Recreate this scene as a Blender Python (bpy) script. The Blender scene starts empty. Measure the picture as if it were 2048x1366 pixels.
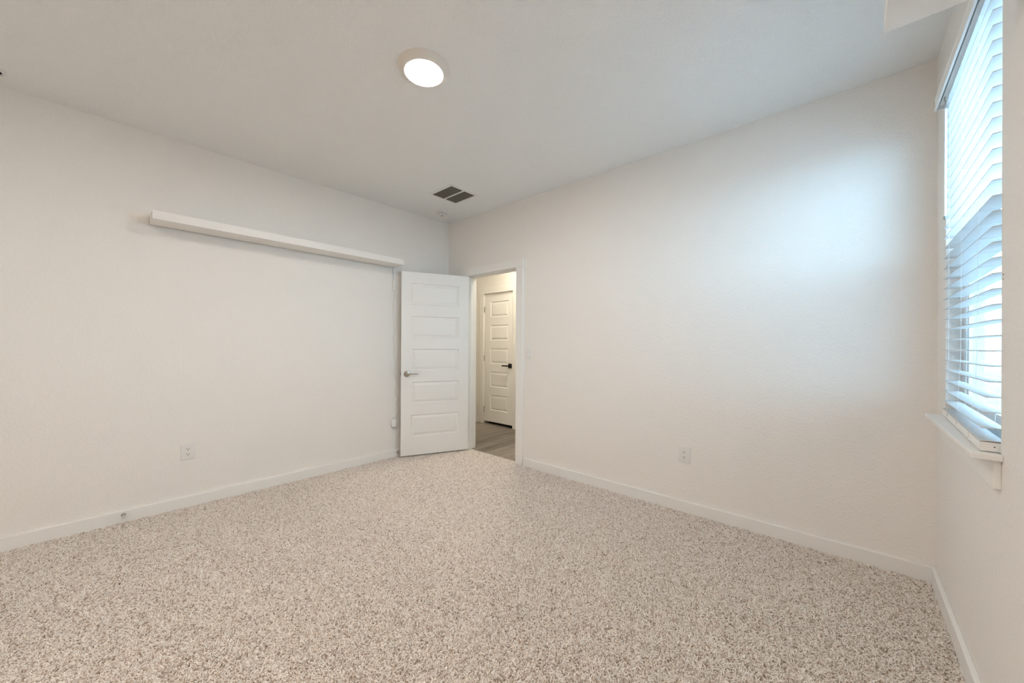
import bpy, bmesh, math, random
import numpy as np
from mathutils import Vector, Matrix

PI = math.pi
scene = bpy.context.scene
col = scene.collection

# ------------------------------------------------------------------ camera
W, D, H = 4.072, 4.90, 2.743          # room width (x), depth (towards -y), height
cam_d = bpy.data.cameras.new('camera')
cam = bpy.data.objects.new('camera', cam_d)
col.objects.link(cam)
scene.camera = cam
cam_d.sensor_fit = 'HORIZONTAL'
cam_d.sensor_width = 36.0
cam_d.lens = 748.6276 / 2048 * 36.0
cam_d.shift_y = (690.3528 - 683.0) / 2048
cam_d.clip_start = 0.02
YAW, PITCH, ROLL = 0.7315, 0.0016, 0.0054
fw = Vector((-math.sin(YAW) * math.cos(PITCH), math.cos(YAW) * math.cos(PITCH), math.sin(PITCH)))
rt0 = Vector((math.cos(YAW), math.sin(YAW), 0))
up0 = rt0.cross(fw)
rt = rt0 * math.cos(ROLL) + up0 * math.sin(ROLL)
up = up0 * math.cos(ROLL) - rt0 * math.sin(ROLL)
M = Matrix(((rt.x, up.x, -fw.x, 3.7264), (rt.y, up.y, -fw.y, -2.9525), (rt.z, up.z, -fw.z, 1.2278), (0, 0, 0, 1)))
cam.matrix_world = M

# ------------------------------------------------------------------ light, sky, exposure
LAMP = 184.0            # radiance of the bedroom ceiling light
FILL_LAMP = 268.0         # radiance of the added fill light, unseen behind the camera
HALL = 225.0            # radiance of the hallway ceiling light
SKY = 21.0
world = bpy.data.worlds.new('overcast sky')
scene.world = world
world.use_nodes = True
bg = world.node_tree.nodes['Background']
# hazy daylight: palest just above the horizon, deeper and dimmer overhead
wn = world.node_tree
geo = wn.nodes.new('ShaderNodeNewGeometry')
sep = wn.nodes.new('ShaderNodeSeparateXYZ')
absz = wn.nodes.new('ShaderNodeMath')
absz.operation = 'ABSOLUTE'
sky_ramp = wn.nodes.new('ShaderNodeValToRGB')
sky_ramp.color_ramp.elements[0].position = 0.0
sky_ramp.color_ramp.elements[0].color = (0.43, 0.75, 1.0, 1)
sky_ramp.color_ramp.elements[1].position = 0.8
sky_ramp.color_ramp.elements[1].color = (0.27, 0.42, 0.58, 1)
wn.links.new(geo.outputs['Incoming'], sep.inputs[0])
wn.links.new(sep.outputs['Z'], absz.inputs[0])
wn.links.new(absz.outputs[0], sky_ramp.inputs['Fac'])
wn.links.new(sky_ramp.outputs['Color'], bg.inputs['Color'])
bg.inputs['Strength'].default_value = SKY
scene.view_settings.view_transform = 'Standard'
scene.view_settings.look = 'None'
scene.view_settings.gamma = 1.0
scene.view_settings.use_curve_mapping = False
scene.view_settings.exposure = 0.0
scene.cycles.use_denoising = True
scene.cycles.max_bounces = 9
scene.cycles.diffuse_bounces = 7
scene.cycles.use_adaptive_sampling = True
scene.cycles.adaptive_threshold = 0.1
scene.cycles.adaptive_min_samples = 16
scene.cycles.transparent_max_bounces = 16
scene.cycles.caustics_reflective = False
scene.cycles.sample_clamp_indirect = 8.0


def portal(name, loc, rot, sx, sy):
    l = bpy.data.lights.new(name, 'AREA')
    l.shape = 'RECTANGLE'
    l.size, l.size_y = sx, sy
    l.cycles.is_portal = True
    o = bpy.data.objects.new(name, l)
    o.location = loc
    o.rotation_euler = rot
    col.objects.link(o)


# light portal in the window opening (guides the sky light in, gives off none of its own)
portal('window_portal', (W + 0.13, -0.685, 1.67), (0, PI / 2, 0), 1.5, 0.85)


# ------------------------------------------------------------------ materials
def mat(name, color, rough=0.5, metal=0.0, spec=0.5):
    m = bpy.data.materials.new(name)
    m.use_nodes = True
    b = m.node_tree.nodes['Principled BSDF']
    b.inputs['Base Color'].default_value = (*color, 1)
    b.inputs['Roughness'].default_value = rough
    b.inputs['Metallic'].default_value = metal
    b.inputs['Specular IOR Level'].default_value = spec
    return m


def N(m, t, **kw):
    n = m.node_tree.nodes.new(t)
    for k, v in kw.items():
        setattr(n, k, v)
    return n


def L(m, a, b):
    m.node_tree.links.new(a, b)


def P(m):
    return m.node_tree.nodes['Principled BSDF']


def plaster(name, color, scale, strength, dist):
    """painted drywall with a sprayed and knocked-down texture"""
    m = mat(name, color, 0.62, 0, 0.3)
    tc = N(m, 'ShaderNodeTexCoord')
    n1 = N(m, 'ShaderNodeTexNoise')
    n1.inputs['Scale'].default_value = scale
    n1.inputs['Detail'].default_value = 3.0
    n1.inputs['Roughness'].default_value = 0.55
    n1.inputs['Distortion'].default_value = 0.6
    ramp = N(m, 'ShaderNodeValToRGB')
    ramp.color_ramp.elements[0].position = 0.40
    ramp.color_ramp.elements[1].position = 0.66
    n2 = N(m, 'ShaderNodeTexNoise')
    n2.inputs['Scale'].default_value = scale * 4
    n2.inputs['Detail'].default_value = 2.0
    add = N(m, 'ShaderNodeMath', operation='MULTIPLY_ADD')
    add.inputs[1].default_value = 0.25
    bump = N(m, 'ShaderNodeBump')
    bump.inputs['Strength'].default_value = strength
    bump.inputs['Distance'].default_value = dist
    L(m, tc.outputs['Object'], n1.inputs['Vector'])
    L(m, tc.outputs['Object'], n2.inputs['Vector'])
    L(m, n1.outputs['Fac'], ramp.inputs['Fac'])
    L(m, n2.outputs['Fac'], add.inputs[0])
    L(m, ramp.outputs['Color'], add.inputs[2])
    L(m, add.outputs[0], bump.inputs['Height'])
    L(m, bump.outputs['Normal'], P(m).inputs['Normal'])
    return m


def enamel(name, color, rough):
    """brushed or sprayed semi-gloss paint: very faint unevenness"""
    m = mat(name, color, rough, 0, 0.4)
    n1 = N(m, 'ShaderNodeTexNoise')
    n1.inputs['Scale'].default_value = 60
    n1.inputs['Detail'].default_value = 2.0
    tc = N(m, 'ShaderNodeTexCoord')
    bump = N(m, 'ShaderNodeBump')
    bump.inputs['Strength'].default_value = 0.04
    bump.inputs['Distance'].default_value = 0.002
    L(m, tc.outputs['Object'], n1.inputs['Vector'])
    L(m, n1.outputs['Fac'], bump.inputs['Height'])
    L(m, bump.outputs['Normal'], P(m).inputs['Normal'])
    return m


M_WALL = plaster('wall paint', (0.875, 0.85, 0.815), 75, 0.30, 0.004)
M_CEIL = plaster('ceiling paint', (0.875, 0.89, 0.89), 62, 0.42, 0.004)
M_TRIM = enamel('white trim paint', (0.875, 0.865, 0.84), 0.38)
M_DOOR = enamel('white door paint', (0.875, 0.865, 0.84), 0.40)
M_SHELF = enamel('white shelf paint', (0.875, 0.85, 0.82), 0.45)
M_PLASTIC = mat('white plastic', (0.82, 0.81, 0.79), 0.35)
M_VINYL = mat('white vinyl', (0.90, 0.91, 0.91), 0.35)
M_DARK = mat('dark slot', (0.015, 0.014, 0.012), 0.7)
M_GAP_RAIL = mat('dark shadow gap rail', (0.03, 0.025, 0.02), 0.7)
M_NICKEL = mat('satin nickel', (0.44, 0.385, 0.32), 0.3, 1.0)
M_STEEL = mat('steel', (0.45, 0.43, 0.40), 0.35, 1.0)
M_BLACK = mat('matt black metal', (0.012, 0.012, 0.012), 0.45, 0.0)
M_GRILLE = mat('grille interior', (0.05, 0.047, 0.04), 0.8)
M_FIN = mat('grille fin', (0.14, 0.13, 0.11), 0.6)
M_RUBBER = mat('white rubber', (0.7, 0.68, 0.64), 0.7)
M_CORD = mat('cream cord', (0.70, 0.66, 0.58), 0.5)
M_GREYCORD = mat('grey cord', (0.28, 0.28, 0.28), 0.5)
M_STRING = mat('ladder string', (0.86, 0.88, 0.88), 0.8)


def slat_mat():
    m = mat('white blind slat', (0.66, 0.67, 0.67), 0.35)
    b = P(m)
    n1 = N(m, 'ShaderNodeTexNoise')
    n1.inputs['Scale'].default_value = 40
    tc = N(m, 'ShaderNodeTexCoord')
    r = N(m, 'ShaderNodeMapRange')
    r.inputs[3].default_value = 0.3
    r.inputs[4].default_value = 0.42
    L(m, tc.outputs['Object'], n1.inputs['Vector'])
    L(m, n1.outputs['Fac'], r.inputs[0])
    L(m, r.outputs[0], b.inputs['Roughness'])
    return m


M_SLAT = slat_mat()


def lamp_mat(name, color, strength):
    m = mat(name, (0.9, 0.9, 0.88), 0.4)
    P(m).inputs['Emission Color'].default_value = (*color, 1)
    P(m).inputs['Emission Strength'].default_value = strength
    return m


M_LAMP = lamp_mat('lit diffuser', (1.0, 0.91, 0.825), LAMP)
M_FILL_LAMP = lamp_mat('added fill diffuser', (1.0, 0.91, 0.825), FILL_LAMP)
M_HALLLAMP = lamp_mat('lit hall diffuser', (1.0, 0.90, 0.71), HALL)


def glass_mat(name, tint):
    m = bpy.data.materials.new(name)
    m.use_nodes = True
    nt = m.node_tree
    nt.nodes.remove(P(m))
    out = nt.nodes['Material Output']
    tr = N(m, 'ShaderNodeBsdfTransparent')
    tr.inputs['Color'].default_value = (*tint, 1)
    gl = N(m, 'ShaderNodeBsdfGlossy')
    gl.inputs['Roughness'].default_value = 0.02
    fr = N(m, 'ShaderNodeFresnel')
    # the pane has two faces: give the inner one the same reflectance as the outer one
    gm = N(m, 'ShaderNodeNewGeometry')
    ior = N(m, 'ShaderNodeMapRange')
    ior.inputs[3].default_value = 1.45
    ior.inputs[4].default_value = 1 / 1.45
    L(m, gm.outputs['Backfacing'], ior.inputs[0])
    L(m, ior.outputs[0], fr.inputs['IOR'])
    mx = N(m, 'ShaderNodeMixShader')
    L(m, fr.outputs[0], mx.inputs[0])
    L(m, tr.outputs[0], mx.inputs[1])
    L(m, gl.outputs[0], mx.inputs[2])
    L(m, mx.outputs[0], out.inputs['Surface'])
    return m


M_GLASS = glass_mat('window glass', (0.95, 0.97, 0.97))


def screen_mat():
    m = bpy.data.materials.new('insect screen')
    m.use_nodes = True
    nt = m.node_tree
    b = P(m)
    b.inputs['Base Color'].default_value = (0.12, 0.13, 0.14, 1)
    b.inputs['Roughness'].default_value = 0.7
    tr = N(m, 'ShaderNodeBsdfTransparent')
    mx = N(m, 'ShaderNodeMixShader')
    mx.inputs[0].default_value = 0.35
    L(m, tr.outputs[0], mx.inputs[1])
    L(m, b.outputs[0], mx.inputs[2])
    L(m, mx.outputs[0], nt.nodes['Material Output'].inputs['Surface'])
    return m


M_SCREEN = screen_mat()


def carpet_mat():
    m = mat('frieze carpet yarn', (0.5, 0.4, 0.33), 0.9, 0, 0.1)
    info = N(m, 'ShaderNodeHairInfo')
    ramp = N(m, 'ShaderNodeValToRGB')
    cr = ramp.color_ramp
    cr.interpolation = 'LINEAR'
    cr.elements[0].position = 0.0
    cr.elements[0].color = (0.33, 0.25, 0.195, 1)
    cr.elements[1].position = 1.0
    cr.elements[1].color = (0.97, 0.94, 0.905, 1)
    e = cr.elements.new(0.10)
    e.color = (0.60, 0.50, 0.425, 1)
    e = cr.elements.new(0.30)
    e.color = (0.87, 0.79, 0.725, 1)
    e = cr.elements.new(0.6)
    e.color = (0.965, 0.915, 0.87, 1)
    L(m, info.outputs['Random'], ramp.inputs['Fac'])
    # soft yarn lets some light through to its shaded side
    out = m.node_tree.nodes['Material Output']
    df = N(m, 'ShaderNodeBsdfDiffuse')
    tl = N(m, 'ShaderNodeBsdfTranslucent')
    mx = N(m, 'ShaderNodeMixShader')
    mx.inputs[0].default_value = 0.14
    L(m, ramp.outputs['Color'], df.inputs['Color'])
    L(m, ramp.outputs['Color'], tl.inputs['Color'])
    L(m, df.outputs[0], mx.inputs[1])
    L(m, tl.outputs[0], mx.inputs[2])
    L(m, mx.outputs[0], out.inputs['Surface'])
    return m


M_CARPET = carpet_mat()
M_BACKING = mat('carpet backing', (0.75, 0.68, 0.60), 0.95)


def plank_mat():
    m = mat('grey wood plank', (0.3, 0.26, 0.22), 0.42)
    tc = N(m, 'ShaderNodeTexCoord')
    mp = N(m, 'ShaderNodeMapping')
    mp.inputs['Rotation'].default_value = (0, 0, PI / 2)
    br = N(m, 'ShaderNodeTexBrick')
    br.inputs['Color1'].default_value = (0.15, 0.15, 0.15, 1)
    br.inputs['Color2'].default_value = (0.85, 0.85, 0.85, 1)
    br.inputs['Mortar'].default_value = (0.0, 0.0, 0.0, 1)
    br.inputs['Scale'].default_value = 1.0
    br.inputs['Brick Width'].default_value = 1.2
    br.inputs['Row Height'].default_value = 0.15
    br.inputs['Mortar Size'].default_value = 0.0018
    br.inputs['Bias'].default_value = 0.0
    br.offset = 0.37
    mp2 = N(m, 'ShaderNodeMapping')
    mp2.inputs['Scale'].default_value = (26, 1.2, 1)
    ns = N(m, 'ShaderNodeTexNoise')
    ns.inputs['Scale'].default_value = 1.6
    ns.inputs['Detail'].default_value = 5
    ns.inputs['Roughness'].default_value = 0.6
    mixf = N(m, 'ShaderNodeMix', data_type='FLOAT')
    mixf.inputs[0].default_value = 0.68
    ramp = N(m, 'ShaderNodeValToRGB')
    cr = ramp.color_ramp
    cr.elements[0].position = 0.30
    cr.elements[0].color = (0.055, 0.042, 0.032, 1)
    cr.elements[1].position = 0.66
    cr.elements[1].color = (0.31, 0.27, 0.23, 1)
    L(m, tc.outputs['Object'], mp.inputs['Vector'])
    L(m, mp.outputs[0], br.inputs['Vector'])
    L(m, tc.outputs['Object'], mp2.inputs['Vector'])
    L(m, mp2.outputs[0], ns.inputs['Vector'])
    L(m, br.outputs['Color'], mixf.inputs[2])
    L(m, ns.outputs['Fac'], mixf.inputs[3])
    L(m, mixf.outputs[0], ramp.inputs['Fac'])
    L(m, ramp.outputs['Color'], P(m).inputs['Base Color'])
    return m


M_PLANK = plank_mat()
M_GROUND = mat('pale concrete', (0.60, 0.60, 0.59), 0.9)


M_TRIMRING = mat('warm white plastic', (0.80, 0.755, 0.70), 0.4)


# ------------------------------------------------------------------ mesh helpers
def box(bm, x0, x1, y0, y1, z0, z1, bev=0.0, seg=2):
    r = bmesh.ops.create_cube(bm, size=1.0)
    vs = r['verts']
    for v in vs:
        v.co = Vector((x0 if v.co.x < 0 else x1, y0 if v.co.y < 0 else y1, z0 if v.co.z < 0 else z1))
    if bev > 0:
        es = list({e for v in vs for e in v.link_edges})
        bmesh.ops.bevel(bm, geom=es, offset=bev, segments=seg, profile=0.5, affect='EDGES')
    return bm


def bx(x0, x1, y0, y1, z0, z1, bev=0.0, seg=2):
    return box(bmesh.new(), x0, x1, y0, y1, z0, z1, bev, seg)


def lathe(bm, prof, n=48, axis='z', at=(0, 0, 0), cap0=True, cap1=True):
    """revolve (radius, height) pairs round an axis through `at`"""
    at = Vector(at)
    rings = []
    for r, h in prof:
        ring = []
        for k in range(n):
            a = 2 * PI * k / n
            c, s = r * math.cos(a), r * math.sin(a)
            p = {'z': (c, s, h), 'y': (c, h, s), 'x': (h, c, s)}[axis]
            ring.append(bm.verts.new(at + Vector(p)))
        rings.append(ring)
    for a, b in zip(rings, rings[1:]):
        for k in range(n):
            bm.faces.new((a[k], a[(k + 1) % n], b[(k + 1) % n], b[k]))
    if cap0:
        bm.faces.new(rings[0][::-1])
    if cap1:
        bm.faces.new(rings[-1])
    return bm


def tube(bm, pts, r, n=8):
    pts = [Vector(p) for p in pts]
    rings = []
    ref = None
    for i, p in enumerate(pts):
        t = (pts[min(i + 1, len(pts) - 1)] - pts[max(i - 1, 0)]).normalized()
        if ref is None:
            ref = Vector((0, 0, 1)) if abs(t.z) < 0.9 else Vector((1, 0, 0))
        u = (ref - t * ref.dot(t)).normalized()
        ref = u
        v = t.cross(u)
        rr = r[i] if isinstance(r, (list, tuple)) else r
        rings.append([bm.verts.new(p + (u * math.cos(2 * PI * k / n) + v * math.sin(2 * PI * k / n)) * rr) for k in range(n)])
    for a, b in zip(rings, rings[1:]):
        for k in range(n):
            bm.faces.new((a[k], a[(k + 1) % n], b[(k + 1) % n], b[k]))
    bm.faces.new(rings[0][::-1])
    bm.faces.new(rings[-1])
    return bm


def prism(bm, prof, a0, a1, place):
    """extrude a closed 2-D profile from a0 to a1; place(p, q, a) -> xyz"""
    r0 = [bm.verts.new(place(p, q, a0)) for p, q in prof]
    r1 = [bm.verts.new(place(p, q, a1)) for p, q in prof]
    n = len(prof)
    for k in range(n):
        bm.faces.new((r0[k], r0[(k + 1) % n], r1[(k + 1) % n], r1[k]))
    bm.faces.new(r0[::-1])
    bm.faces.new(r1)
    return bm


def obj(name, bm, m, parent=None, smooth=False, loc=None):
    bmesh.ops.recalc_face_normals(bm, faces=bm.faces[:])
    me = bpy.data.meshes.new(name)
    bm.to_mesh(me)
    bm.free()
    me.materials.append(m)
    if smooth:
        for p in me.polygons:
            p.use_smooth = True
        try:
            me.set_sharp_from_angle(angle=math.radians(35))
        except Exception:
            pass
    o = bpy.data.objects.new(name, me)
    col.objects.link(o)
    if parent is not None:
        o.parent = parent
    if loc is not None:
        o.location = loc
    return o


def tag(o, label, cat, group=None, kind=None):
    o['label'] = label
    o['category'] = cat
    if group:
        o['group'] = group
    if kind:
        o['kind'] = kind
    return o


def thing(name, label, cat, loc, rotz=0.0, group=None, kind=None):
    o = bpy.data.objects.new(name, None)
    o.empty_display_size = 0.05
    col.objects.link(o)
    o.location = loc
    o.rotation_euler = (0, 0, rotz)
    return tag(o, label, cat, group, kind)


def copy_thing(src, loc, rotz, label):
    def cp(o, parent):
        c = o.copy()
        col.objects.link(c)
        c.parent = parent
        for ch in o.children:
            cp(ch, c)
        return c
    kids = list(src.children)
    c = src.copy()
    col.objects.link(c)
    for ch in kids:
        cp(ch, c)
    c.location = loc
    c.rotation_euler = (0, 0, rotz)
    c['label'] = label
    return c


# orientation of wall things: local X along the wall, local Y out into the room
ON_BACK, ON_LEFT, ON_RIGHT = PI, -PI / 2, PI / 2

# ------------------------------------------------------------------ room shell
T = 0.12                                    # wall thickness
OX0, OX1, OZ = 0.352, 1.160, 2.061          # rough door opening in the back wall
WY0, WY1, WZ0, WZ1 = -1.120, -0.250, 0.889, 2.432   # window opening in the right wall

S = 'structure'
tag(obj('floor', bx(-0.02, W + 0.02, -D - 0.02, 0.045, -0.12, -0.014), M_BACKING), 'bedroom floor under the beige speckled carpet', 'floor', kind=S)
tag(obj('ceiling', bx(-T, W + T, -D - T, T, H, H + 0.12), M_CEIL), 'white textured bedroom ceiling with a round lit lamp', 'ceiling', kind=S)
tag(obj('wall_left', bx(-T, 0, -D - T, T, -0.12, H), M_WALL), 'off-white textured wall with the long floating shelf beside the open door', 'wall', kind=S)

bm = bmesh.new()
box(bm, 0, OX0, 0, T, -0.12, H)
box(bm, OX1, W + T, 0, T, -0.12, H)
box(bm, OX0, OX1, 0, T, OZ, H)
bmesh.ops.remove_doubles(bm, verts=bm.verts[:], dist=1e-5)
tag(obj('wall_back', bm, M_WALL), 'off-white textured wall with the doorway and a switch beside it', 'wall', kind=S)

bm = bmesh.new()
box(bm, W, W + T, -D - T, WY0, -0.12, H)
box(bm, W, W + T, WY1, 0, -0.12, H)
box(bm, W, W + T, WY0, WY1, -0.12, WZ0)
box(bm, W, W + T, WY0, WY1, WZ1, H)
wr = tag(obj('wall_right', bm, M_WALL), 'off-white textured wall holding the window with white blinds', 'wall', kind=S)
for z, r in ((1.449, 0.0026), (1.436, 0.0018)):
    obj('nail_hole', lathe(bmesh.new(), [(r, 0.0), (r, 0.0006)], 12, 'x', (W - 0.0006, -1.137, z)), mat('nail hole', (0.12, 0.11, 0.09), 0.8), wr)

# the wall behind the camera
tag(obj('wall_rear', bx(0, W, -D - T, -D, -0.12, H), M_WALL), 'plain off-white wall behind the viewer', 'wall', kind=S)

# baseboards
BH, BT = 0.078, 0.018
bb = 'white painted baseboard along the '
for nm, q, lb in (('baseboard_left', (0, BT, -D, -0.0, -0.014, BH), bb + 'shelf wall'),
                  ('baseboard_back', (1.246, W, -BT, 0, -0.014, BH), bb + 'doorway wall right of the door'),
                  ('baseboard_right', (W - BT, W, -D, -BT, -0.014, BH), bb + 'window wall')):
    tag(obj(nm, bx(*q, bev=0.003), M_TRIM), lb, 'baseboard', kind=S)

# ------------------------------------------------------------------ doorway: jamb, stop, casing
tr = thing('trim_1', 'white casing and jamb around the open bedroom doorway', 'door trim', (0, 0, 0), kind=S)
bm = bmesh.new()
box(bm, OX0, 0.372, 0.0, T, -0.014, 2.041)
box(bm, 1.140, OX1, 0.0, T, -0.014, 2.041)
box(bm, OX0, OX1, 0.0, T, 2.041, OZ)
obj('jamb', bm, M_TRIM, tr)
bm = bmesh.new()
box(bm, 0.372, 0.383, 0.040, 0.075, -0.006, 2.041, 0.002)
box(bm, 1.129, 1.140, 0.040, 0.075, -0.006, 2.041, 0.002)
box(bm, 0.383, 1.129, 0.040, 0.075, 2.030, 2.041, 0.002)
obj('door_stop_strip', bm, M_TRIM, tr)
for x0, x1 in ((0.277, 0.367), (1.145, 1.236)):
    obj('side_casing', bx(x0, x1, -0.019, 0.0, -0.012, 2.046, 0.0025), M_TRIM, tr)
obj('head_casing', bx(0.268, 1.245, -0.022, 0.0, 2.046, 2.136, 0.0025), M_TRIM, tr)
bm = bmesh.new()
for x0, x1 in ((0.277, 0.367), (1.145, 1.236)):
    box(bm, x0, x1, T, T + 0.019, -0.006, 2.046, 0.0025)
box(bm, 0.268, 1.245, T, T + 0.022, 2.046, 2.136, 0.0025)
obj('hall_casing', bm, M_TRIM, tr)


# ------------------------------------------------------------------ five-panel doors
def leaf_bm(w, z0, z1, t, px0, px1, panels, inset=0.040):
    """door slab: x 0..w from the hinge edge, y -t/2..t/2, raised panels moulded on both faces"""
    bm = bmesh.new()
    xs = [0.0, px0, px1, w]
    zs = [z0]
    for a, b in panels:
        zs += [a, b]
    zs.append(z1)
    rings = [(0.0, 0.0), (0.006, -0.0095), (0.013, -0.0105), (inset, -0.0015)]
    for s in (-1, 1):
        g = [[bm.verts.new((x, s * t / 2, z)) for x in xs] for z in zs]
        for j in range(len(zs) - 1):
            for i in range(3):
                q = (g[j][i], g[j][i + 1], g[j + 1][i + 1], g[j + 1][i])
                if i == 1 and j % 2 == 1:
                    prev = q
                    for ins, dy in rings[1:]:
                        x0, x1, za, zb = xs[1] + ins, xs[2] - ins, zs[j] + ins, zs[j + 1] - ins
                        y = s * (t / 2 + dy)
                        cur = [bm.verts.new(c) for c in ((x0, y, za), (x1, y, za), (x1, y, zb), (x0, y, zb))]
                        for k in range(4):
                            bm.faces.new((prev[k], prev[(k + 1) % 4], cur[(k + 1) % 4], cur[k]))
                        prev = cur
                    bm.faces.new(prev)
                else:
                    bm.faces.new(q)
        if s < 0:
            gb = g
    nz = len(zs)
    for j in range(nz - 1):
        bm.faces.new((gb[j][0], g[j][0], g[j + 1][0], gb[j + 1][0]))
        bm.faces.new((gb[j][3], g[j][3], g[j + 1][3], gb[j + 1][3]))
    for i in range(3):
        bm.faces.new((gb[0][i], g[0][i], g[0][i + 1], gb[0][i + 1]))
        bm.faces.new((gb[-1][i], g[-1][i], g[-1][i + 1], gb[-1][i + 1]))
    return bm


PANELS = [(1.915 - 0.3645 * i - 0.2385, 1.915 - 0.3645 * i) for i in (4, 3, 2, 1, 0)]

# bedroom door: hinged on the left jamb, swung 114 degrees open into the room
hinge = Vector((0.372, -0.005, 0))
ang = math.radians(-114.0)
d1 = thing('door_1', 'white five-panel door standing open in front of the shelf wall, silver lever', 'door', hinge, ang, kind=S)
LT = 0.035
slab = obj('door_leaf', leaf_bm(0.762, 0.012, 2.038, LT, 0.115, 0.652, PANELS), M_DOOR, d1, loc=(0.002, 0.005 + LT / 2, 0))


def lever(parent, side):
    h = bpy.data.objects.new('door_handle', None)
    h.empty_display_size = 0.03
    col.objects.link(h)
    h.parent = parent
    h.location = (0.704, 0.005 + (LT if side > 0 else 0), 0.912)
    h['label'] = 'satin nickel lever handle on a round plate'
    s = side
    obj('rosette', lathe(bmesh.new(), [(0.0335, 0), (0.0335, s * 0.004), (0.031, s * 0.008), (0.022, s * 0.0105)], 40, 'y'), M_NICKEL, h, True)
    bm = lathe(bmesh.new(), [(0.0125, s * 0.010), (0.0125, s * 0.046), (0.010, s * 0.050)], 24, 'y')
    tube(bm, [(0.004, s * 0.041, 0), (-0.02, s * 0.042, 0.001), (-0.06, s * 0.042, 0.001), (-0.105, s * 0.040, 0.0), (-0.115, s * 0.036, 0)],
         [0.0075, 0.0065, 0.0055, 0.0050, 0.0042], 12)
    obj('lever', bm, M_NICKEL, h, True)


lever(d1, 1)
lever(d1, -1)
bm = bx(0.763, 0.765, 0.005 + 0.006, 0.005 + LT - 0.006, 0.885, 0.940)
box(bm, 0.765, 0.776, 0.005 + 0.011, 0.005 + LT - 0.011, 0.902, 0.922)
obj('latch', bm, M_STEEL, d1)
for z in (0.22, 1.02, 1.83):
    bm = lathe(bmesh.new(), [(0.006, -0.045), (0.006, 0.045)], 14, 'z', (-0.002, -0.003, z))
    box(bm, 0.0005, 0.0018, 0.0, 0.032, z - 0.044, z + 0.044)
    obj('hinge', bm, M_NICKEL, d1)

# ------------------------------------------------------------------ hallway beyond the door
HY = 1.20
HX0, HX1 = -1.5, 2.6
DX0, DX1 = -0.590, 0.018
tag(obj('floor_hall', bx(HX0, HX1, 0.045, HY + 0.5, -0.12, -0.006), M_PLANK), 'grey wood-look plank floor of the hallway', 'floor', kind=S)
tag(obj('ceiling_hall', bx(HX0 - T, HX1 + T, T, HY + T, H, H + 0.12), M_CEIL), 'white ceiling of the hallway', 'ceiling', kind=S)
bm = bmesh.new()
box(bm, HX0, DX0 - 0.02, HY, HY + T, -0.12, H)
box(bm, DX1 + 0.02, HX1, HY, HY + T, -0.12, H)
box(bm, DX0 - 0.02, DX1 + 0.02, HY, HY + T, 2.062, H)
tag(obj('wall_hall', bm, M_WALL), 'hallway wall facing the bedroom doorway', 'wall', kind=S)
tag(obj('wall_hall_left', bx(HX0 - T, HX0, T, HY + T, -0.12, H), M_WALL), 'end wall of the hallway on the left', 'wall', kind=S)
tag(obj('wall_hall_right', bx(HX1, HX1 + T, T, HY + T, -0.12, H), M_WALL), 'end wall of the hallway on the right', 'wall', kind=S)
tag(obj('wall_hall_near', bx(HX0, -T, 0.0, T, -0.12, H), M_WALL), 'hallway side of the shelf wall corner', 'wall', kind=S)
bm = bx(DX0 - 0.05, DX1 + 0.05, HY + 0.45, HY + 0.5, -0.12, 2.3)
box(bm, DX0 - 0.05, DX0 - 0.02, HY + T, HY + 0.45, -0.12, 2.3)
box(bm, DX1 + 0.02, DX1 + 0.05, HY + T, HY + 0.45, -0.12, 2.3)
box(bm, DX0 - 0.02, DX1 + 0.02, HY + T, HY + 0.45, 2.25, 2.3)
tag(obj('wall_closet', bm, M_GRILLE), 'dark back of the closet behind the hallway door', 'wall', kind=S)
for nm, a, b, lb in (('baseboard_hall', HX0, DX0 - 0.085, 'white baseboard left of the hallway door'), ('baseboard_hall_right', DX1 + 0.085, HX1, 'white baseboard right of the hallway door')):
    bm = bx(a, b, HY - 0.014, HY, -0.006, 0.092, 0.003)
    tag(obj(nm, bm, M_TRIM), lb, 'baseboard', kind=S)
t3 = thing('trim_3', 'white casing around the hallway closet door', 'door trim', (0, 0, 0), kind=S)
bm = bmesh.new()
box(bm, DX0 - 0.02, DX0 - 0.003, HY, HY + T, -0.006, 2.044)
box(bm, DX1 + 0.003, DX1 + 0.02, HY, HY + T, -0.006, 2.044)
box(bm, DX0 - 0.02, DX1 + 0.02, HY, HY + T, 2.044, 2.062)
obj('jamb', bm, M_TRIM, t3)
for x0, x1 in ((DX0 - 0.097, DX0 - 0.008), (DX1 + 0.008, DX1 + 0.097)):
    obj('side_casing', bx(x0, x1, HY - 0.018, HY, -0.006, 2.049, 0.0025), M_TRIM, t3)
obj('head_casing', bx(DX0 - 0.105, DX1 + 0.105, HY - 0.020, HY, 2.049, 2.139, 0.0025), M_TRIM, t3)
d2 = thing('door_2', 'closed white five-panel hallway door with a black square lever', 'door', (DX0, HY, 0), 0, kind=S)
obj('door_leaf', leaf_bm(DX1 - DX0, 0.036, 2.040, LT, 0.128, 0.508, PANELS), M_DOOR, d2, loc=(0, 0.006 + LT / 2, 0))
h = bpy.data.objects.new('door_handle', None)
col.objects.link(h)
h.parent = d2
h.location = (0.549, 0.006, 0.925)
h['label'] = 'black lever handle on a square plate'
obj('rosette', bx(-0.034, 0.034, -0.009, 0, -0.034, 0.034, 0.002), M_BLACK, h)
bm = bx(-0.010, 0.010, -0.05, -0.009, -0.010, 0.010, 0.001)
box(bm, -0.125, 0.010, -0.056, -0.042, -0.010, 0.010, 0.001)
obj('lever', bm, M_BLACK, h)
for z in (0.22, 1.03, 1.80):
    obj('hinge', lathe(bmesh.new(), [(0.0065, -0.045), (0.0065, 0.045)], 14, 'z', (-0.002, -0.004, z)), M_STEEL, d2, True)

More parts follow.
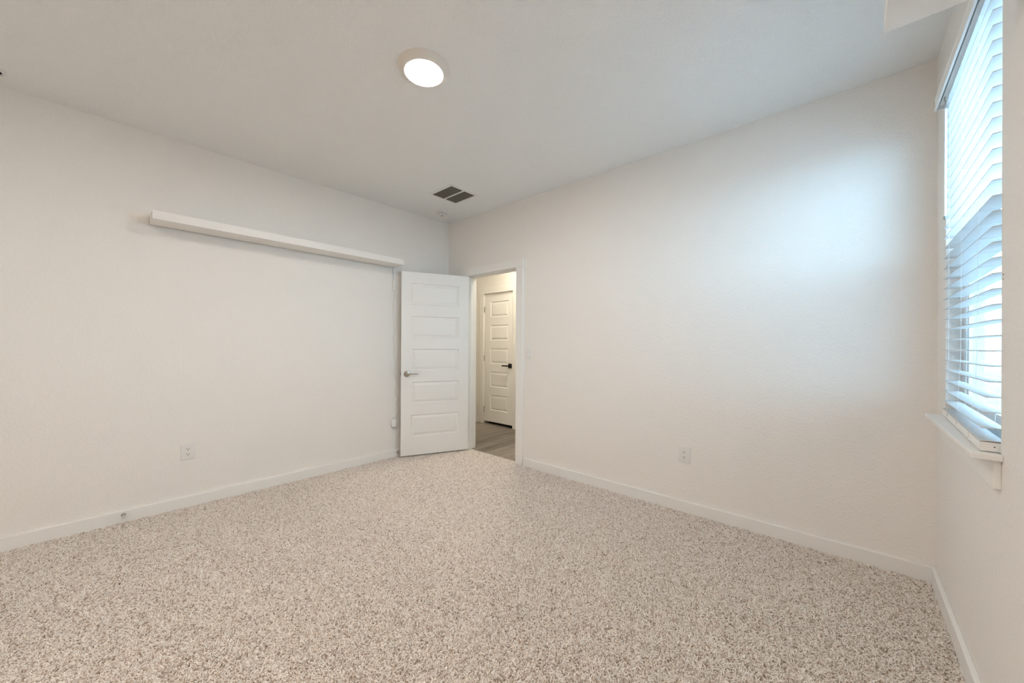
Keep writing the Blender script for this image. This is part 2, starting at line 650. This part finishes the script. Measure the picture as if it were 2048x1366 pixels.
hl = thing('hall_ceiling_light', 'round lit ceiling light of the hallway beyond the door', 'ceiling light', (0.55, 0.72, H))
obj('trim_ring', lathe(bmesh.new(), [(0.14, 0), (0.138, -0.008), (0.107, -0.030), (0.100, -0.030)], 48), M_PLASTIC, hl, True)
obj('diffuser', lathe(bmesh.new(), [(0.100, -0.027), (0.100, -0.031)], 48), M_HALLLAMP, hl)

# ------------------------------------------------------------------ window, sill, outside
w1 = thing('window_1', 'white vinyl single-hung window behind the blinds', 'window', (W, 0, 0), kind=S)
yA, yB = WY0, WY1
fx0, fx1 = 0.052, 0.110


def ring(bm, x0, x1, y0, y1, z0, z1, wd, bev=0.002):
    box(bm, x0, x1, y0, y0 + wd, z0, z1, bev)
    box(bm, x0, x1, y1 - wd, y1, z0, z1, bev)
    box(bm, x0, x1, y0 + wd, y1 - wd, z0, z0 + wd, bev)
    box(bm, x0, x1, y0 + wd, y1 - wd, z1 - wd, z1, bev)
    return bm


obj('window_frame', ring(bmesh.new(), fx0, fx1, yA, yB, 0.908, WZ1, 0.040), M_VINYL, w1)
ZM = 1.67
up_s = obj('upper_sash', ring(bmesh.new(), 0.085, 0.107, yA + 0.04, yB - 0.04, ZM - 0.02, WZ1 - 0.04, 0.035), M_VINYL, w1)
obj('glass_pane', bx(0.094, 0.098, yA + 0.075, yB - 0.075, ZM + 0.015, WZ1 - 0.075), M_GLASS, up_s)
lo_s = obj('lower_sash', ring(bmesh.new(), 0.058, 0.083, yA + 0.04, yB - 0.04, 0.948, ZM + 0.02, 0.040), M_VINYL, w1)
obj('glass_pane', bx(0.069, 0.073, yA + 0.08, yB - 0.08, 0.988, ZM - 0.02), M_GLASS, lo_s)
obj('sash_lock', bx(0.050, 0.066, -0.715, -0.655, ZM + 0.0205, ZM + 0.034, 0.003), M_VINYL, w1)
obj('insect_screen', bx(0.1095, 0.1100, yA + 0.04, yB - 0.04, 0.948, ZM), M_SCREEN, w1)

t2 = thing('trim_2', 'white window sill board and apron under the blinds', 'window sill', (W, 0, 0), kind=S)
bm = bx(-0.063, 0.0, -1.147, -0.220, 0.889, 0.908, 0.003)
box(bm, 0.0, 0.075, WY0 + 0.001, WY1 - 0.001, 0.889, 0.908)
obj('sill', bm, M_TRIM, t2)
obj('apron', bx(-0.016, 0.0, -1.126, -0.245, 0.800, 0.889, 0.002), M_TRIM, t2)

g = obj('ground_outside', bx(W + T + 0.02, W + 40, -40, 40, -0.5, -0.4), M_GROUND)
tag(g, 'pale paved ground outside the window', 'ground', kind=S)
# ------------------------------------------------------------------ window blind
YF, YN = -0.262, -1.112            # far and near ends of the slats
b1 = thing('window_blind', 'white wide-slat horizontal blind hanging in the window', 'blind', (W, 0, 0))


def out_at(y, z):
    """how far the room edge of a slat stands out from the wall plane"""
    base = 0.010 + 0.007 * (YF - y) / (YF - YN)
    k = max(0.0, (1.20 - z) / 0.28)
    return base + k * 0.024 * (YF - y) / (YF - YN)


SW, ST = 0.050, 0.0028
zs = [1.5057 + 0.0477 * n for n in range(18, -12, -1)]
zs = [z for z in zs if 0.965 < z < 2.37] + [0.9415]
bm = bmesh.new()
for z in zs:
    def pl(p, q, a, z=z):
        return (-out_at(a, z) + p, a, z + q)
    prof = []
    nseg = 6
    for k in range(nseg + 1):
        u = k / nseg
        prof.append((u * SW, ST / 2 + 0.0012 * (1 - (2 * u - 1) ** 2)))
    for k in range(nseg, -1, -1):
        u = k / nseg
        prof.append((u * SW, -ST / 2 + 0.0012 * (1 - (2 * u - 1) ** 2)))
    prism(bm, prof, YF, YN, pl)
obj('slat_panel', bm, M_SLAT, b1, True)


def rail_pl(p, q, a):
    return (-out_at(a, 0.92) - 0.001 + p, a, q)


prof = [(0.004, 0.9105), (0.0, 0.9150), (0.0, 0.9270), (0.003, 0.9300), (0.0005, 0.9330), (0.002, 0.9385), (0.048, 0.9385), (0.050, 0.9340), (0.050, 0.9150), (0.046, 0.9105)]
rail = obj('bottom_rail', prism(bmesh.new(), prof, YF, YN, rail_pl), M_TRIM, b1)
obj('end_cap_hole', lathe(bmesh.new(), [(0.0018, 0), (0.0018, -0.0006)], 12, 'y', (-out_at(YN, 0.92) + 0.030, YN, 0.925)), M_DARK, rail)
for y in (-0.415, -0.671, -0.941):
    bm = bmesh.new()
    o = out_at(y, 0.92) + 0.001
    box(bm, -o - 0.0018, -o + 0.004, y - 0.005, y + 0.005, 0.9098, 0.9395, 0.0012)
    obj('rail_clip', bm, M_PLASTIC, rail)
    bm = bmesh.new()
    for back in (0, 1):
        pts = []
        for z in [2.39] + zs:
            pts.append((-out_at(y, z) + (SW + 0.001 if back else -0.001), y, z))
        pts.append((-out_at(y, 0.92) + (SW if back else -0.002), y, 0.938))
        tube(bm, pts, 0.0006, 6)
    for z in zs:
        tube(bm, [(-out_at(y, z) - 0.001, y, z - 0.0024), (-out_at(y, z) + SW + 0.001, y, z - 0.0024)], 0.0005, 5)
    obj('ladder_string', bm, M_STRING, b1)
obj('headrail', bx(-0.024, 0.030, YN, YF, 2.381, 2.425, 0.002), M_VINYL, b1)
# valance board with a small moulded lip, and its two end returns
prof = [(-0.0300, 2.375), (-0.0375, 2.375), (-0.0385, 2.380), (-0.0370, 2.3855), (-0.0345, 2.387), (-0.0340, 2.424), (-0.0370, 2.428), (-0.0370, 2.433), (-0.0300, 2.434)]
bm = prism(bmesh.new(), prof, -0.232, -1.130, lambda p, q, a: (p, a, q))
box(bm, -0.030, -0.001, -0.240, -0.232, 2.376, 2.433)
box(bm, -0.030, -0.001, -1.130, -1.122, 2.376, 2.433)
obj('valance', bm, M_TRIM, b1)
wd = obj('tilt_wand', tube(bmesh.new(), [(-0.0155, -0.352, 2.325), (-0.0155, -0.352, 2.300), (-0.0155, -0.350, 1.83)], 0.0046, 6), M_VINYL, b1)
obj('wand_hook', tube(bmesh.new(), [(-0.016, -0.352, 2.383), (-0.019, -0.352, 2.372), (-0.0155, -0.352, 2.355), (-0.0155, -0.352, 2.322)], 0.0016, 6), M_STEEL, wd)
obj('wand_tip', tube(bmesh.new(), [(-0.0155, -0.350, 1.832), (-0.0155, -0.350, 1.818)], 0.0056, 8), M_GREYCORD, wd)


# ------------------------------------------------------------------ floating shelves
def shelf(label, loc, rotz, length, depth, height):
    """local X along the wall, Y out from it; hollow box shelf, the shadow gap at the wall built as a dark rail"""
    s = thing('floating_shelf', label, 'shelf', loc, rotz, 'white floating box shelves')
    obj('shelf_box', bx(0, length, 0.011, depth, 0, height, 0.0015), M_SHELF, s)
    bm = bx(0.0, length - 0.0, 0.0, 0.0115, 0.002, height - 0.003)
    obj('shadow_gap_rail', bm, M_GAP_RAIL, s)  # strip coloured dark to stand for the shadow gap between shelf and wall
    return s


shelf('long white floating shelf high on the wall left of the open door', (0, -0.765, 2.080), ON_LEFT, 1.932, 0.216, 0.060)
# local X of ON_RIGHT points to +y, so the shelf's far end is its local X end
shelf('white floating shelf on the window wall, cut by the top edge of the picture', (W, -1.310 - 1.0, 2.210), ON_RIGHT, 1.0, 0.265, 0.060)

# ------------------------------------------------------------------ power cord of the shelf light
pc = thing('power_cord', 'thin crinkled cream cord with switch and adapter hanging beside the open door', 'cord', (0, -0.757, 0.40))


def rel(p):
    return (p[0], p[1] + 0.757, p[2] - 0.40)


obj('upper_wire', tube(bmesh.new(), [rel(p) for p in ((0.008, -0.772, 2.086), (0.009, -0.773, 2.03), (0.012, -0.771, 1.98), (0.013, -0.768, 1.936))], 0.0017), M_GREYCORD, pc)
sw = bx(0.004, 0.024, -0.0115, 0.0115, 1.830 - 0.4, 1.938 - 0.4, 0.004)
for v in sw.verts:
    v.co.y += -0.765 + 0.757
obj('inline_switch', sw, M_PLASTIC, pc, True)
rnd = random.Random(5)
key = [(-0.762, 1.832), (-0.764, 1.80), (-0.752, 1.74), (-0.766, 1.70), (-0.768, 1.55), (-0.757, 1.46), (-0.752, 1.38), (-0.763, 1.29), (-0.752, 1.22), (-0.758, 1.17),
       (-0.745, 1.09), (-0.733, 1.00), (-0.752, 0.93), (-0.735, 0.86), (-0.716, 0.79), (-0.730, 0.745), (-0.742, 0.70), (-0.722, 0.66), (-0.700, 0.62), (-0.728, 0.585), (-0.700, 0.55), (-0.694, 0.50), (-0.712, 0.465), (-0.739, 0.412)]
pts = []
for (y0, z0), (y1, z1) in zip(key, key[1:]):
    for k in range(3):
        u = k / 3
        zig = (0.0035 if len(pts) % 2 else -0.0035) * rnd.uniform(0.3, 1.3)
        pts.append(rel((0.009 + rnd.uniform(-0.004, 0.006), y0 + (y1 - y0) * u + zig, z0 + (z1 - z0) * u)))
pts.append(rel((0.022, key[-1][0], key[-1][1])))
obj('cord', tube(bmesh.new(), pts, 0.0017, 6), M_CORD, pc, True)
bm = bx(0.012, 0.040, -0.030, 0.024, -0.068, 0.016, 0.004)
obj('adapter', bm, M_PLASTIC, pc, True)


# ------------------------------------------------------------------ wall plates
def make_outlet(label, loc, rotz):
    o = thing('wall_outlet', label, 'outlet', loc, rotz, 'white duplex wall outlets')
    obj('cover_plate', bx(-0.0415, 0.0415, 0, 0.006, -0.060, 0.060, 0.0035, 3), M_PLASTIC, o, True)
    for s in (-1, 1):
        prof = []
        for k in range(40):
            a = 2 * PI * k / 40
            prof.append((0.0172 * math.cos(a), max(-0.0125, min(0.0125, 0.0172 * math.sin(a))) + s * 0.0195))
        r = obj('receptacle', prism(bmesh.new(), prof, 0.005, 0.0085, lambda p, q, a: (p, a, q)), M_PLASTIC, o)
        bm = bmesh.new()
        box(bm, -0.0080, -0.0055, 0.0080, 0.0089, s * 0.0195 - 0.001, s * 0.0195 + 0.0085)
        box(bm, 0.0055, 0.0080, 0.0080, 0.0089, s * 0.0195 - 0.001, s * 0.0195 + 0.0075)
        prism(bm, [(0.0028 * math.cos(2 * PI * k / 16), 0.0028 * math.sin(2 * PI * k / 16) - 0.007 + s * 0.0195) for k in range(16)], 0.0080, 0.0089, lambda p, q, a: (p, a, q))
        obj('slot', bm, M_DARK, r)
    obj('screw', lathe(bmesh.new(), [(0.0032, 0.0055), (0.0028, 0.0070)], 16, 'y'), M_PLASTIC, o, True)
    return o


out0 = make_outlet('white wall outlet low on the doorway wall, right of the doorway', (2.818, 0, 0.420), ON_BACK)
copy_thing(out0, (0, -2.478, 0.412), ON_LEFT, 'white wall outlet low under the left end of the long shelf, nothing plugged in')
copy_thing(out0, (0, -0.762, 0.407), ON_LEFT, 'white wall outlet beside the open door with an adapter plugged in')

ls = thing('light_switch', 'white rocker light switch just right of the doorway', 'light switch', (1.312, 0, 1.154), ON_BACK)
obj('cover_plate', bx(-0.0415, 0.0415, 0, 0.006, -0.060, 0.060, 0.003, 3), M_PLASTIC, ls, True)
obj('switch_frame', ring(bmesh.new(), -0.5, 0.5, -0.5, 0.5, -0.5, 0.5, 0.05) if False else bx(-0.0185, 0.0185, 0.005, 0.0072, -0.0355, 0.0355, 0.0008), M_PLASTIC, ls)
bm = prism(bmesh.new(), [(0.0065, -0.0325), (0.0125, -0.0325), (0.0095, 0.0), (0.0085, 0.0325), (0.0065, 0.0325)], -0.0155, 0.0155, lambda p, q, a: (a, p, q))
obj('rocker', bm, M_PLASTIC, ls)


# ------------------------------------------------------------------ spring door stops on the left baseboard
def door_stop(label, loc, length, bend):
    d = thing('door_stop', label, 'door stop', loc, 0, 'spring door stops on the baseboard')
    obj('base', lathe(bmesh.new(), [(0.011, 0), (0.011, 0.004), (0.007, 0.010)], 20, 'x'), M_STEEL, d, True)
    pts = []
    turns = 14
    for k in range(turns * 10 + 1):
        u = k / (turns * 10)
        a = 2 * PI * turns * u
        r = 0.0062 - 0.0012 * u
        pts.append((0.008 + u * length, r * math.cos(a), r * math.sin(a) - bend * u * u))
    obj('spring', tube(bmesh.new(), pts, 0.0011, 5), M_STEEL, d, True)
    obj('rubber_tip', lathe(bmesh.new(), [(0.0065, 0), (0.0085, 0.003), (0.0085, 0.012), (0.006, 0.015)], 20, 'x', (0.008 + length, 0, -bend)), M_RUBBER, d, True)


door_stop('small spring door stop on the baseboard behind the open door', (BT, -0.712, 0.047), 0.045, 0.0)
door_stop('small spring door stop on the shelf-wall baseboard, away from the door', (BT, -2.816, 0.050), 0.028, 0.002)

# ------------------------------------------------------------------ ceiling fittings
cl = thing('ceiling_light', 'round flush ceiling light, lit, in the middle of the bedroom ceiling', 'ceiling light', (1.997, -1.758, H))
obj('trim_ring', lathe(bmesh.new(), [(0.140, 0.0), (0.140, -0.004), (0.136, -0.009), (0.122, -0.020), (0.109, -0.029), (0.105, -0.0305), (0.101, -0.029)], 72, cap1=False), M_TRIMRING, cl, True)
obj('diffuser', lathe(bmesh.new(), [(0.1012, -0.024), (0.1012, -0.0285), (0.097, -0.0300)], 72), M_LAMP, cl)

fill_light = thing('ceiling_light', 'added round fill light, lit, unseen on the ceiling behind the viewer', 'ceiling light', (2.500, -3.60, H))  # fill light added out of view to even out the room's brightness
obj('trim_ring', lathe(bmesh.new(), [(0.140, 0.0), (0.140, -0.004), (0.136, -0.009), (0.122, -0.020), (0.109, -0.029), (0.105, -0.0305), (0.101, -0.029)], 72, cap1=False), M_PLASTIC, fill_light, True)
obj('diffuser', lathe(bmesh.new(), [(0.1012, -0.024), (0.1012, -0.0285), (0.097, -0.0300)], 72), M_FILL_LAMP, fill_light)

av = thing('air_vent', 'square white return-air grille with dark fins in the ceiling near the corner', 'vent', (0.775, -0.553, H))
ro, ri = 0.176, 0.150
bm = bmesh.new()
for a in ((-ro, -ri, -ro, ro), (ri, ro, -ro, ro), (-ri, ri, -ro, -ri), (-ri, ri, ri, ro)):
    box(bm, a[0], a[1], a[2], a[3], -0.006, 0.0, 0.0015)
obj('frame', bm, M_PLASTIC, av)
obj('centre_bar', bx(-ri, ri, -0.009, 0.009, -0.0065, 0.0), M_PLASTIC, av)
bm = bmesh.new()
nf = 30
for k in range(nf):
    x = -ri + 2 * ri * (k + 0.5) / nf
    for y0, y1 in ((-ri, -0.009), (0.009, ri)):
        prism(bm, [(-0.0045, -0.0045), (-0.0038, -0.0048), (0.0045, -0.0004), (0.0038, -0.0001)], y0, y1, lambda p, q, a, x=x: (x + p, a, q))
obj('fin_panel', bm, M_FIN, av)
obj('backing', bx(-ri, ri, -ri, ri, -0.0003, -0.0001), M_GRILLE, av)

sd = thing('smoke_detector', 'round white smoke detector on the ceiling in the corner', 'smoke detector', (0.292, -0.325, H))
obj('base_plate', lathe(bmesh.new(), [(0.066, 0), (0.066, -0.009), (0.064, -0.010)], 40), M_PLASTIC, sd, True)
obj('sounder_gap', lathe(bmesh.new(), [(0.056, -0.009), (0.056, -0.034)], 40), M_GRILLE, sd)
bm = lathe(bmesh.new(), [(0.058, -0.013), (0.0645, -0.014), (0.0645, -0.025), (0.060, -0.028), (0.058, -0.028)], 40)
obj('upper_shell', bm, M_PLASTIC, sd, True)
bm = lathe(bmesh.new(), [(0.058, -0.0315), (0.060, -0.032), (0.056, -0.041), (0.045, -0.046), (0.02, -0.048)], 40)
obj('cover', bm, M_PLASTIC, sd, True)
bm = lathe(bmesh.new(), [(0.011, -0.047), (0.010, -0.0498)], 20, 'z', (0.012, -0.01, 0))
obj('test_button', bm, M_FIN, sd, True)

sp = thing('ceiling_fitting', 'small round white ceiling fitting above the shelf wall, cut off by the picture edge', 'ceiling fitting', (0.195, -3.352, H))
obj('trim_ring', lathe(bmesh.new(), [(0.062, 0), (0.062, -0.004), (0.058, -0.009), (0.048, -0.010), (0.044, -0.004)], 40, cap1=False), M_PLASTIC, sp, True)
obj('gap', lathe(bmesh.new(), [(0.045, -0.002), (0.045, -0.003)], 40), M_DARK, sp)
obj('cap', lathe(bmesh.new(), [(0.034, -0.001), (0.034, -0.010), (0.029, -0.013)], 40), M_PLASTIC, sp, True)

# ------------------------------------------------------------------ carpet pile
rng = np.random.default_rng(3)


def scatter(x0, x1, y0, y1, step):
    nx, ny = int((x1 - x0) / step), int((y1 - y0) / step)
    gx, gy = np.meshgrid(np.arange(nx), np.arange(ny))
    px = x0 + (gx.ravel() + 0.5 + rng.uniform(-0.45, 0.45, nx * ny)) * (x1 - x0) / nx
    py = y0 + (gy.ravel() + 0.5 + rng.uniform(-0.45, 0.45, nx * ny)) * (y1 - y0) / ny
    return np.stack([px, py], 1)


STEP, YB = 0.0051, -3.3
roots = np.concatenate([scatter(BT + 0.002, W - BT - 0.002, YB, -BT - 0.003, STEP), scatter(0.376, 1.138, -BT - 0.003, 0.042, STEP),
                        scatter(BT + 0.002, W - BT - 0.002, -D + 0.02, YB, 0.0085)])
n = len(roots)
K = 6
th = rng.uniform(0, 2 * PI, n)
lean = rng.uniform(0.004, 0.016, n)
curl = rng.uniform(-2.2, 2.2, n)
ht = rng.uniform(0.0095, 0.0150, n) - 0.10 * (lean - 0.010)
pos = np.zeros((n, K, 3), np.float32)
for k in range(K):
    u = k / (K - 1)
    a = th + curl * u
    pos[:, k, 0] = roots[:, 0] + np.cos(a) * lean * u ** 1.3
    pos[:, k, 1] = roots[:, 1] + np.sin(a) * lean * u ** 1.3
    pos[:, k, 2] = -0.0145 + ht * (1 - (1 - u) ** 1.8)
pos[:, :, 0] = np.clip(pos[:, :, 0], BT + 0.001, W - BT - 0.001)
back = roots[:, 1] < -BT - 0.003
pos[back, :, 1] = np.clip(pos[back, :, 1], -D + 0.002, -BT - 0.001)
hc = bpy.data.hair_curves.new('carpet_pile')
hc.add_curves([K] * n)
hc.attributes['position'].data.foreach_set('vector', pos.ravel())
ra = hc.attributes.get('radius') or hc.attributes.new('radius', 'FLOAT', 'POINT')
rad = np.tile(np.array([0.0013, 0.0015, 0.0016, 0.0016, 0.0015, 0.0010], np.float32), n) * np.repeat(rng.uniform(0.8, 1.2, n).astype(np.float32), K)
ra.data.foreach_set('value', rad.astype(np.float32))
hc.materials.append(M_CARPET)
pile = bpy.data.objects.new('carpet_pile', hc)
col.objects.link(pile)
tag(pile, 'beige and brown speckled carpet covering the bedroom floor', 'carpet', kind='stuff')
